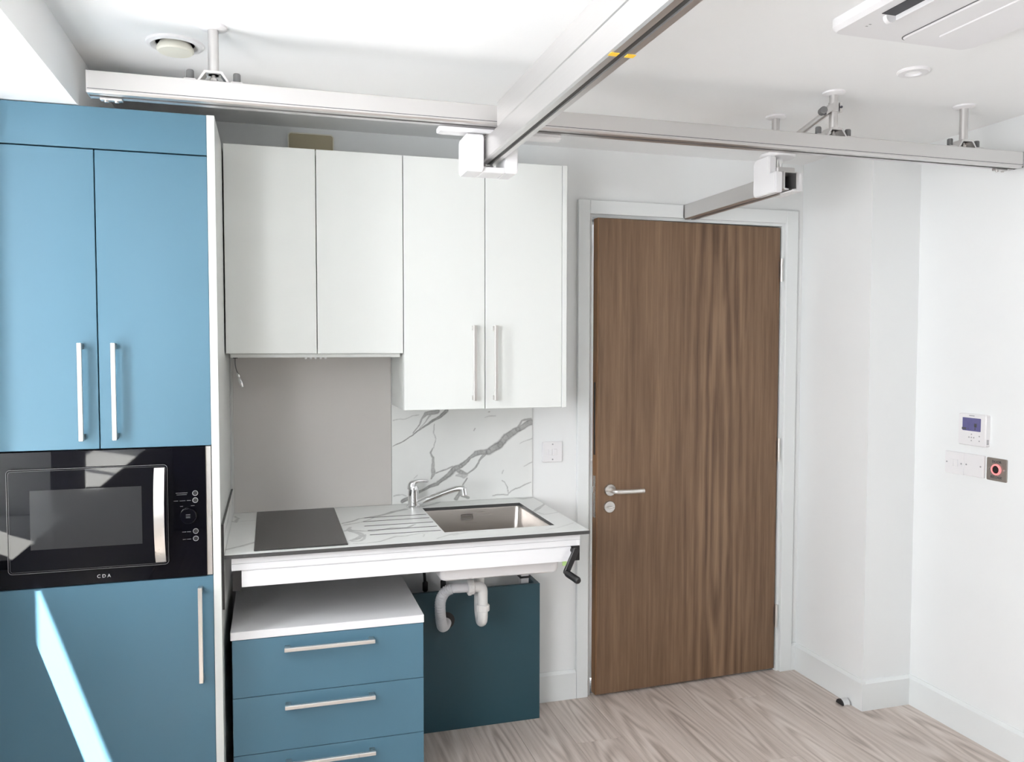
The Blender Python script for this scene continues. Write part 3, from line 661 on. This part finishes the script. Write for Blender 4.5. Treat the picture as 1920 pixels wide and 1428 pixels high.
# --- height adjusting frame
lf = thing('worktop_lift_frame', (-.875, -.55, .765), 'white height-adjustable worktop frame with black crank handle', 'lift frame')
ob('upper_fascia', B(-1.445, -.304, -.622, -.585, .8265, .8685, bev=.001), 'whitetop', lf)
ob('fascia_groove', B(-1.444, -.305, -.6225, -.6215, .8470, .8480), 'greyprint', lf)
bm = nb(); prism(bm, [(-.6195, .774), (-.6195, .822), (-.614, .8255), (-.575, .8255), (-.575, .774)], 0, -1.4155, -.336); ob('lower_beam', bm, 'whitetop', lf)
ob('end_cap', B(-1.443, -1.416, -.621, -.575, .763, .8255, bev=.0015), 'black', lf)
ob('end_cap', B(-.3355, -.304, -.621, -.575, .774, .8262, bev=.0015), 'black', lf)
ob('side_rail', B(-1.43, -1.405, -.585, -.03, .830, .866), 'plastic', lf); ob('side_rail', B(-.340, -.312, -.585, -.03, .830, .866), 'plastic', lf)
for x in (-.3345,):
    lg = ob('leg', B(x-.016, x+.016, -.086, -.054, .02, .83), 'plastic', lf)
    ob('clamp_collar', B(x-.022, x+.022, -.092, -.048, .566, .573), 'black', lg)
ck = ob('crank', tube(nb(), [(-.330, -.620, .812), (-.330, -.652, .812)], .0095), 'black', lf, smooth=True, label='black fold-out crank handle')
bm = nb(); plate(bm, (-.348, -.646, .781), Vector((.42, 0, .907)), Vector((-.907, 0, .42)), .098, .020, .0095, .012, .002)
ob('crank_arm', bm, 'black', ck)
ob('crank_grip', tube(nb(), smooth_path([(-.366, -.652, .745), (-.362, -.668, .742), (-.352, -.700, .736), (-.346, -.720, .732)], 4), [.0085, .010, .011, .0118, .012, .012, .012, .012, .012, .0122, .0125, .012, .009]), 'black', ck, smooth=True)
ob('sticker', B(-.366, -.350, -.6155, -.6150, .758, .774), 'green', lf)

# --- waste trap
wt = thing('sink_trap', (-.58, -.30, .47), 'white plastic bottle trap and corrugated waste hose under the sink', 'waste pipe')
ob('tailpiece', lathe(nb(), (-.573, -.265, .600), ZP, [(.0195, 0), (.0195, .055), (.029, .058), (.029, .085), (.024, .088), (.024, .1135)], n=22), 'pipe', wt, smooth=True)
ob('rear_pipe', tube(nb(), smooth_path([(-.573, -.265, .61), (-.573, -.265, .53), (-.574, -.278, .500), (-.576, -.302, .483), (-.578, -.328, .492), (-.579, -.340, .515), (-.579, -.340, .540)], 6), .0195), 'pipe', wt, smooth=True)
ob('trap_nut', lathe(nb(), (-.579, -.340, .533), ZP, [(.022, 0), (.026, .002), (.026, .022), (.022, .025)], n=12), 'pipe', wt)
ob('elbow', tube(nb(), smooth_path([(-.579, -.340, .545), (-.579, -.340, .590), (-.580, -.340, .612), (-.590, -.340, .623), (-.612, -.340, .6245), (-.630, -.340, .6245)], 6), .0190), 'pipe', wt, smooth=True)
ob('hose_nut', lathe(nb(), (-.612, -.340, .6245), (-1, 0, 0), [(.022, 0), (.026, .003), (.026, .012), (.029, .013), (.029, .022), (.024, .025)], n=14), 'pipe', wt)
path = smooth_path([(-.635, -.340, .625), (-.665, -.340, .626), (-.690, -.338, .626), (-.712, -.330, .617), (-.727, -.322, .597), (-.733, -.312, .570), (-.731, -.300, .535), (-.725, -.280, .500), (-.717, -.255, .468), (-.706, -.222, .446), (-.690, -.188, .437), (-.676, -.150, .436)], 24)
rad = [.0175 if i < 50 else .0178 + .0028*math.sin(i*.95) for i in range(len(path))]
ob('hose', tube(nb(), path, rad, n=20), 'hose', wt, smooth=True, label='grey corrugated waste hose')

# --- drawer unit
du = thing('drawer_unit', (-1.148, -.31, 0), 'blue drawer unit with white top under the worktop', 'drawer unit')
DX, DXE, DY = -1.4477, -.8477, -.597
bm = nb(); box(bm, DX+.001, DXE-.001, DY+.0195, -.04, .05, .602)
ob('body', bm, 'blue', du)
ob('plinth', B(DX+.03, DXE-.03, DY+.06, -.06, 0, .05), 'darkgap', du)
ob('top', B(-1.452, -.846, -.600, -.035, .602, .6275, bev=.001), 'whitetop', du, label='white laminate top')
for z0, z1, hz_ in ((.4175, .600, .5655), (.234, .4155, .3815), (.052, .232, .1975)):
    d = ob('drawer', B(DX, DXE, DY, DY+.019, z0, z1, bev=.0008), 'blue', du)
    bar_handle(d, (-1.151, DY, hz_), .282, 'x')

# --- pipe boxing, shade painted into its blue
bx = thing('pipe_boxing', (-.62, -.07, 0), 'blue pipe boxing panel under the sink, shade painted into its colour', 'boxing')
bm = nb()
hc = (-.680, .440); hr = .030
pts_o = [(-.95, 0), (-.2893, 0), (-.2893, .556), (-.95, .556)]
ob('front_panel', B(-.8460, -.2893, -.1437, -.1257, 0, .556, bev=.0008), 'shaded_blue', bx)
ob('side_panel', B(-.3073, -.2893, -.1257, -.016, 0, .556), 'shaded_blue', bx)
ob('pipe_hole', lathe(nb(), (-.676, -.1440, .440), YN, [(.034, 0), (.034, .0006), (.001, .0006)], n=28), 'black', bx)
cb = thing('supply_hose', (-.73, -.06, .45), 'black flexible hose hanging behind the drawer unit at left', 'hose', group='black hoses behind the boxing')
ob('line', tube(nb(), smooth_path([(-.79, -.08, .83), (-.765, -.075, .70), (-.748, -.06, .62), (-.742, -.05, .56), (-.740, -.05, .45)], 6), .006), 'black', cb, smooth=True)
ob('connector', lathe(nb(), (-.741, -.05, .535), ZP, [(.008, 0), (.011, .004), (.011, .035), (.007, .040)], n=12), 'black', cb, smooth=True)
cb = thing('supply_hose', (-.67, -.06, .45), 'black flexible hose hanging beside the white sink casing', 'hose', group='black hoses behind the boxing')
ob('line', tube(nb(), smooth_path([(-.70, -.03, .83), (-.690, -.03, .70), (-.679, -.04, .62), (-.668, -.05, .57), (-.665, -.05, .45)], 6), .006), 'black', cb, smooth=True)
ob('connector', lathe(nb(), (-.668, -.05, .535), ZP, [(.008, 0), (.011, .004), (.011, .035), (.007, .040)], n=12), 'black', cb, smooth=True)

# --- loose cable by the hood
cb = thing('loose_cable', (-1.44, -.03, 1.355), 'loose wire with a metal connector dangling by the greige splashback', 'cable')
ob('gland', B(-1.456, -1.440, -.042, -.026, 1.4675, 1.474), 'black', cb)
ob('wire', tube(nb(), smooth_path([(-1.449, -.034, 1.473), (-1.449, -.034, 1.446), (-1.445, -.034, 1.425), (-1.440, -.034, 1.412)], 5), .0016, n=8), 'rubber', cb)
ob('connector', lathe(nb(), (-1.441, -.034, 1.414), (.32, 0, -1), [(.004, 0), (.0055, .006), (.0055, .014), (.004, .018), (.006, .024), (.0075, .030), (.0075, .046), (.005, .050), (.005, .056)], n=14), 'chrome', cb, smooth=True)

# ================================================================== wall plates
def screw(parent, c, axis): ob('screw', lathe(nb(), c, axis, [(.0032, 0), (.0032, .0012), (.001, .0014)], n=10), 'greyprint', parent)
t = thing('light_switch', (-.189, 0, 1.025), 'white double light switch between the marble splashback and the door', 'switch')
ob('plate', plate(nb(), (-.189, 0, 1.069), XP, ZP, .089, .087, .005, .009, .002), 'plastic', t)
for x in (-.200, -.178): ob('rocker', box(nb(), x-.0075, x+.0075, -.0125, -.0085, 1.055, 1.081, bev=.001), 'plastic', t)
for z in (1.037, 1.101): screw(t, (-.189, -.009, z), YN)
XN = (-1, 0, 0)
t = thing('light_switch', (XR, -.665, 1.014), 'white double light switch on the right-hand wall below the thermostat', 'switch')
ob('plate', plate(nb(), (XR, -.665, 1.057), YN, ZP, .091, .087, .004, .009, .002), 'plastic', t)
for y in (-.655, -.676): ob('rocker', box(nb(), XR-.0125, XR-.0085, y-.0085, y+.0085, 1.043, 1.071, bev=.001), 'plastic', t)
for y in (-.630, -.700): screw(t, (XR-.009, y, 1.057), XN)
t = thing('blank_plate', (XR, -.760, 1.016), 'white blanking plate between the switch and the door release', 'wall plate')
ob('plate', plate(nb(), (XR, -.759, 1.0585), YN, ZP, .092, .085, .004, .011, .002), 'plastic', t)
for y in (-.726, -.792): screw(t, (XR-.011, y, 1.0585), XN)
t = thing('door_release', (XR, -.856, 1.015), 'steel door release plate with a red-lit touch button', 'door release')
ob('plate', plate(nb(), (XR, -.856, 1.0565), YN, ZP, .088, .085, .005, .004, .001), 'plate', t)
ob('button', lathe(nb(), (XR-.004, -.856, 1.057), XN, [(.0150, 0), (.0145, .004), (.001, .004)], n=26), 'black', t)
ob('led_ring', lathe(nb(), (XR-.004, -.856, 1.057), XN, [(.0152, 0), (.0205, 0), (.0205, .004), (.0195, .006), (.0152, .006), (.0152, 0)], n=30, caps=False), 'redring', t, smooth=True, label='glowing red ring around the button')
for y in (-.824, -.889): ob('screw', lathe(nb(), (XR-.004, y, 1.057), XN, [(.003, 0), (.003, .001), (.001, .0015)], n=10), 'chrome', t)
ob('door_lettering', txt(nb(), 'DOOR', .0135, frame_m((XR-.0046, -.856, 1.085), YN, ZP)), 'ink', t)
ob('release_lettering', txt(nb(), 'RELEASE', .0135, frame_m((XR-.0046, -.856, 1.0275), YN, ZP)), 'ink', t)
t = thing('thermostat', (XR, -.757, 1.136), 'white wall thermostat with a dark blue display', 'thermostat')
TH = .022
ob('casing', plate(nb(), (XR, -.757, 1.196), YN, ZP, .128, .121, .008, TH, .003), 'plastic', t, smooth=True)
sc = ob('screen', plate(nb(), (XR-TH, -.7565, 1.2165), YN, ZP, .084, .050, .002, .0006), 'screen', t)
for y, z, wy, hz_ in ((-.722, 1.199, .020, .008), (-.775, 1.214, .012, .014), (-.742, 1.199, .004, .004), (-.773, 1.200, .005, .006)): ob('screen_mark', B(XR-TH-.0009, XR-TH-.0005, y-wy/2, y+wy/2, z-hz_/2, z+hz_/2), 'ink', sc)
ob('brand_mark', B(XR-TH-.0006, XR-TH+.001, -.769, -.745, 1.2485, 1.2515), 'greyprint', t)
for y, z in ((-.757, 1.179), (-.757, 1.167), (-.757, 1.155), (-.746, 1.167), (-.768, 1.167), (-.793, 1.174), (-.793, 1.156)):
    ob('key', lathe(nb(), (XR-TH, y, z), XN, [(.0026, 0), (.0026, .0006), (.001, .0007)], n=10), 'greyprint', t)
for k in range(4): ob('vent_slot', B(XR-.016, XR-.006, -.8212, -.8200, 1.146+k*.005, 1.148+k*.005), 'ink', t)

t = thing('door_stop', (.982, -.388, 0), 'small chrome and black half-round door stop on the floor', 'door stop')
bm = nb(); n_ = 20
prof = [(.024*math.cos(a), .024*math.sin(a)+.003) for a in np.linspace(0, PI, 14)]
prism(bm, [(p[0], p[1]) for p in prof] + [(-.024, 0), (.024, 0)], 0, .970, 1.000)
for v_ in bm.verts: v_.co.y += -.388
ob('shell', bm, 'chrome', t)
bm = nb(); prism(bm, [(p[0]*.86, p[1]*.86+.002) for p in prof], 0, .964, .972)
for v_ in bm.verts: v_.co.y += -.388
ob('buffer', bm, 'black', t)

# ================================================================== ceiling fittings
t = thing('ceiling_vent', (-1.562, -.79, H-.03), 'round white air valve on the ceiling above the tall cabinet', 'vent')
ob('rim', lathe(nb(), (-1.562, -.79, H), (0, 0, -1), [(.075, 0), (.073, .006), (.064, .010), (.052, .004), (.050, 0)], n=40), 'plastic', t, smooth=True)
ob('disc', lathe(nb(), (-1.562, -.79, H), (0, 0, -1), [(.040, .0), (.048, .014), (.048, .020), (.044, .024), (.001, .027)], n=40), 'beigerim', t, smooth=True)
t = thing('downlight', (.537, -1.189, H-.012), 'round white recessed downlight in the ceiling', 'downlight')
ob('rim', lathe(nb(), (.537, -1.189, H), (0, 0, -1), [(.046, 0), (.046, .004), (.042, .008), (.024, .009), (.021, .003), (.021, 0)], n=36), 'plastic', t, smooth=True)
ob('lens', lathe(nb(), (.537, -1.189, H), (0, 0, -1), [(.0205, 0), (.0205, .004), (.001, .004)], n=24), 'lamp', t)
# air conditioner cassette
ac = thing('air_conditioner', (.27, -2.0, H-.035), 'white ceiling air conditioning cassette with a dark outlet slot', 'air conditioner')
DN = (0, 0, -1)
zb = 2.311
ob('panel', plate(nb(), (.268, -2.00, H), XP, YN, .435, 1.15, .030, H-zb, .010), 'plastic', ac, smooth=True)
ob('intake_panel', plate(nb(), (.362, -2.00, zb), XP, YN, .232, 1.09, .022, .005, .003), 'plastic', ac, smooth=True)
ob('intake_gap', rframe(nb(), (.362, -2.00, zb-.0002), XP, YN, .238, 1.096, .025, .004, .0012), 'dimprint', ac)
ob('intake_step', plate(nb(), (.395, -2.00, zb-.005), XP, YN, .150, .99, .01, .003, .002), 'plastic', ac, smooth=True)
ob('outlet_slot', B(.088, .127, -2.42, -1.575, zb-.0012, zb+.004), 'acdark', ac, label='dark air outlet slot')
ob('louvre', box(nb(), .128, .133, -2.42, -1.575, zb-.012, zb, bev=.001), 'plastic', ac)
ob('louvre_pivot', lathe(nb(), (.118, -1.572, zb-.003), YP, [(.014, 0), (.014, .012), (.011, .014)], n=18), 'plastic', ac, smooth=True)
for y in (-1.500, -1.512): ob('indicator', B(.105, .111, y-.002, y+.002, zb-.0006, zb+.0004), 'greyprint', ac)

# ================================================================== overhead hoist rails
def rail_profile(bm, c, axis, a0, a1, w_, z0, z1):
    """hollow C track with a slot underneath"""
    h = w_/2; s = .007; t_ = .004
    pts = [(-h, z0+.004), (-h+.004, z0), (-s, z0), (-s, z0+t_), (-h+t_, z0+t_+.002), (-h+t_, z1-t_), (h-t_, z1-t_), (h-t_, z0+t_+.002), (s, z0+t_), (s, z0), (h-.004, z0), (h, z0+.004), (h, z1-.002), (h-.002, z1), (-h+.002, z1), (-h, z1-.002)]
    pts = [(c+p, z) for p, z in pts]
    return prism(bm, pts, axis, a0, a1)
def tri_fix(bm): bmesh.ops.triangulate(bm, faces=[f for f in bm.faces if len(f.verts) > 4]); return bm
RZ0, RZ1, RY = 2.141, 2.195, -.945
def post(parent, x, y, z0, rad=.0135):
    p = ob('hanger_post', lathe(nb(), (x, y, z0), ZP, [(rad, 0), (rad, H-z0)], n=20), 'alu', parent, smooth=True)
    ob('flange', lathe(nb(), (x, y, H), DN, [(.036, 0), (.035, .005), (.026, .009), (rad, .010)], n=30), 'plastic', p, smooth=True)
    return p
def rail_clamp(p, x, y, z):
    prism_ = prism(nb(), [(x-.040, z), (x-.022, z+.028), (x+.022, z+.028), (x+.040, z), (x+.034, z), (x+.018, z+.022), (x-.018, z+.022), (x-.034, z)], 1, y-.020, y+.020)
    ob('clamp_bracket', tri_fix(prism_), 'alu', p)
    ob('clamp_bolt', lathe(nb(), (x, y, z), ZP, [(.011, 0), (.011, .012), (.006, .013), (.006, .026)], n=8), 'steel', p)
    for s in (-1, 1):
        ob('knob', lathe(nb(), (x+s*.057, y, z+.006), ZP, [(.0085, 0), (.0095, .004), (.0095, .022), (.0075, .025)], n=14), 'rubber', p, smooth=True)
        ob('clamp_foot', B(x+s*.057-.014, x+s*.057+.014, y-.016, y+.016, z, z+.006), 'alu', p)
r1 = thing('ceiling_track', (-.27, RY, RZ0), 'long aluminium hoist track crossing the room below the ceiling', 'hoist rail', group='overhead hoist rails')
ob('rail', tri_fix(rail_profile(nb(), RY, 0, -1.748, 1.2105, .060, RZ0, RZ1)), 'alu', r1)
ob('groove_line', B(-1.748, 1.2105, RY-.0303, RY-.0296, 2.1495, 2.1510), 'ink', r1)
ob('end_cap', B(1.2105, 1.2125, RY-.030, RY+.030, RZ0, RZ1), 'aludark', r1); ob('end_cap', B(-1.750, -1.748, RY-.030, RY+.030, RZ0, RZ1), 'alu', r1)
for x in (-1.700, 1.155):
    e_ = ob('end_stop', B(x-.026, x+.026, RY+.004, RY+.022, RZ0-.007, RZ0, bev=.001), 'alu', r1)
    for s in (-1, 1): ob('stop_bolt', lathe(nb(), (x+s*.012, RY+.013, RZ0-.007), DN, [(.005, 0), (.005, .004)], n=8), 'steel', e_)
for x in (-1.455, .447, .978):
    p = post(r1, x, RY, RZ1+.022); rail_clamp(p, x, RY, RZ1)
cl = ob('brace_collar', lathe(nb(), (.447, RY, 2.276), ZP, [(.0135, 0), (.0165, .001), (.0165, .031), (.0135, .032)], n=20), 'alu', r1, smooth=True)
ob('collar_lug', B(.4635, .474, RY-.010, RY+.010, 2.278, 2.307), 'alu', cl); ob('collar_screw', lathe(nb(), (.468, RY-.010, 2.293), YN, [(.004, 0), (.004, .004)], n=8), 'ink', cl)
ob('collar_joint', prism(nb(), [(.410, 2.262), (.410, 2.284), (.436, 2.304), (.436, 2.282)], 1, RY-.014, RY+.014), 'alu', cl)
ob('collar_knob', lathe(nb(), (.404, RY+.004, 2.276), (-.35, -1, 0), [(.012, 0), (.012, .024), (.010, .026)], n=16), 'rubber', cl, smooth=True)
ob('brace', lathe(nb(), (.440, RY+.015, 2.283), Vector((-.02, .27, -.075)), [(.012, 0), (.012, .27)], n=16), 'alu', r1, smooth=True, label='slanted brace tube')

# traverse rail towards the viewer
TXC, TW2 = -.700, .050
r2 = thing('traverse_rail', (TXC, -2.4, 2.048), 'deep aluminium rail running towards the viewer with a yellow tape mark', 'hoist rail', group='overhead hoist rails')
ob('rail', tri_fix(rail_profile(nb(), TXC, 1, -4.6, -.862, TW2, 2.048, 2.112)), 'alu_y', r2)
bm = nb(); box(bm, TXC-TW2/2, TXC+TW2/2, -4.6, -1.065, 2.1125, 2.178, bev=.002)
ob('booster_profile', bm, 'alu_y', r2)
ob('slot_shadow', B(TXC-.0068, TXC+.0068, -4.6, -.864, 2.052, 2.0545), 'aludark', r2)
for x0, x1 in ((TXC-TW2/2, TXC-.008), (TXC+.008, TXC+TW2/2)): ob('tape_mark', B(x0, x1, -1.838, -1.822, 2.0474, 2.0480), 'yellow', r2, label='yellow tape mark')
cg = ob('carriage', plate(nb(), (-.672, -.905, 2.1385), XP, YN, .370, .050, .010, .012, .003), 'plastic', r2, label='white carriage under the long track')
ob('swivel', lathe(nb(), (TXC, -.905, 2.112), ZP, [(.020, 0), (.020, .016)], n=20), 'steel', cg)
for s, x0, x1 in ((-1, -.782, -.732), (1, -.668, -.630)):
    bm = nb(); prism(bm, [(-.945, 2.014), (-.855, 2.014), (-.845, 2.024), (-.845, 2.110), (-.855, 2.120), (-.945, 2.120), (-.953, 2.112), (-.953, 2.022)], 0, x0, x1)
    es = [e for e in bm.edges]; bmesh.ops.bevel(bm, geom=es, offset=.003, segments=2, affect='EDGES')
    ck_ = ob('clamp_block', bm, 'plastic', r2)
ob('clamp_base', B(-.732, -.668, -.94, -.86, 2.014, 2.030, bev=.002), 'plastic', r2)
ob('end_latch', box(nb(), -.715, -.685, -.885, -.850, 2.034, 2.046, bev=.002), 'alu', r2)
ob('clamp_pin', lathe(nb(), (-.782, -.91, 2.088), XN, [(.006, 0), (.006, .007)], n=12), 'plastic', r2)

# fixed gateway rail over the door
GX = .438
r3 = thing('gateway_rail', (GX, -.37, 2.06), 'short aluminium rail from a white clamp to the top of the oak door', 'hoist rail', group='overhead hoist rails')
ob('rail', tri_fix(rail_profile(nb(), GX, 1, -.735, -.019, .054, 2.064, 2.128)), 'alu_y', r3)
ob('rail_slot_shadow', B(GX-.0066, GX+.0066, -.733, -.02, 2.068, 2.0705), 'aludark', r3)  # dark strip standing in for the shade inside the slot
p = post(r3, GX-.006, -.650, 2.205)
ob('swivel_plate', lathe(nb(), (GX, -.655, 2.190), ZP, [(.058, 0), (.062, .004), (.062, .012), (.058, .016)], n=32), 'plastic', r3, smooth=True)
ob('swivel_neck', lathe(nb(), (GX, -.655, 2.150), ZP, [(.018, 0), (.018, .040)], n=20), 'chrome', r3, smooth=True)
bm = nb(); plate(bm, (.381, -.662, 2.125), Vector((0, -1, 0)), ZP, .130, .136, .018, .004)
bm.free(); bm = nb()
prof = [(y, z) for y, z in ((-.728, 2.056), (-.600, 2.056), (-.590, 2.066), (-.590, 2.176), (-.602, 2.190), (-.690, 2.190), (-.690, 2.128), (-.728, 2.128))]
prism(bm, prof, 0, .381, .4105); bmesh.ops.bevel(bm, geom=list(bm.edges), offset=.003, segments=2, affect='EDGES')
ob('clamp_cheek', tri_fix(bm), 'plastic', r3)
bm = nb(); prof2 = [(-.728, 2.062), (-.600, 2.062), (-.600, 2.128), (-.728, 2.128)]
prism(bm, prof2, 0, .4655, .492); bmesh.ops.bevel(bm, geom=list(bm.edges), offset=.002, segments=2, affect='EDGES')
ob('clamp_cheek', bm, 'plastic', r3)
ob('clamp_bridge', B(.405, .478, -.705, -.600, 2.130, 2.150, bev=.003), 'alu', r3)
ob('release_tab', box(nb(), .425, .450, -.760, -.690, 2.055, 2.0595, bev=.001), 'plastic', r3)
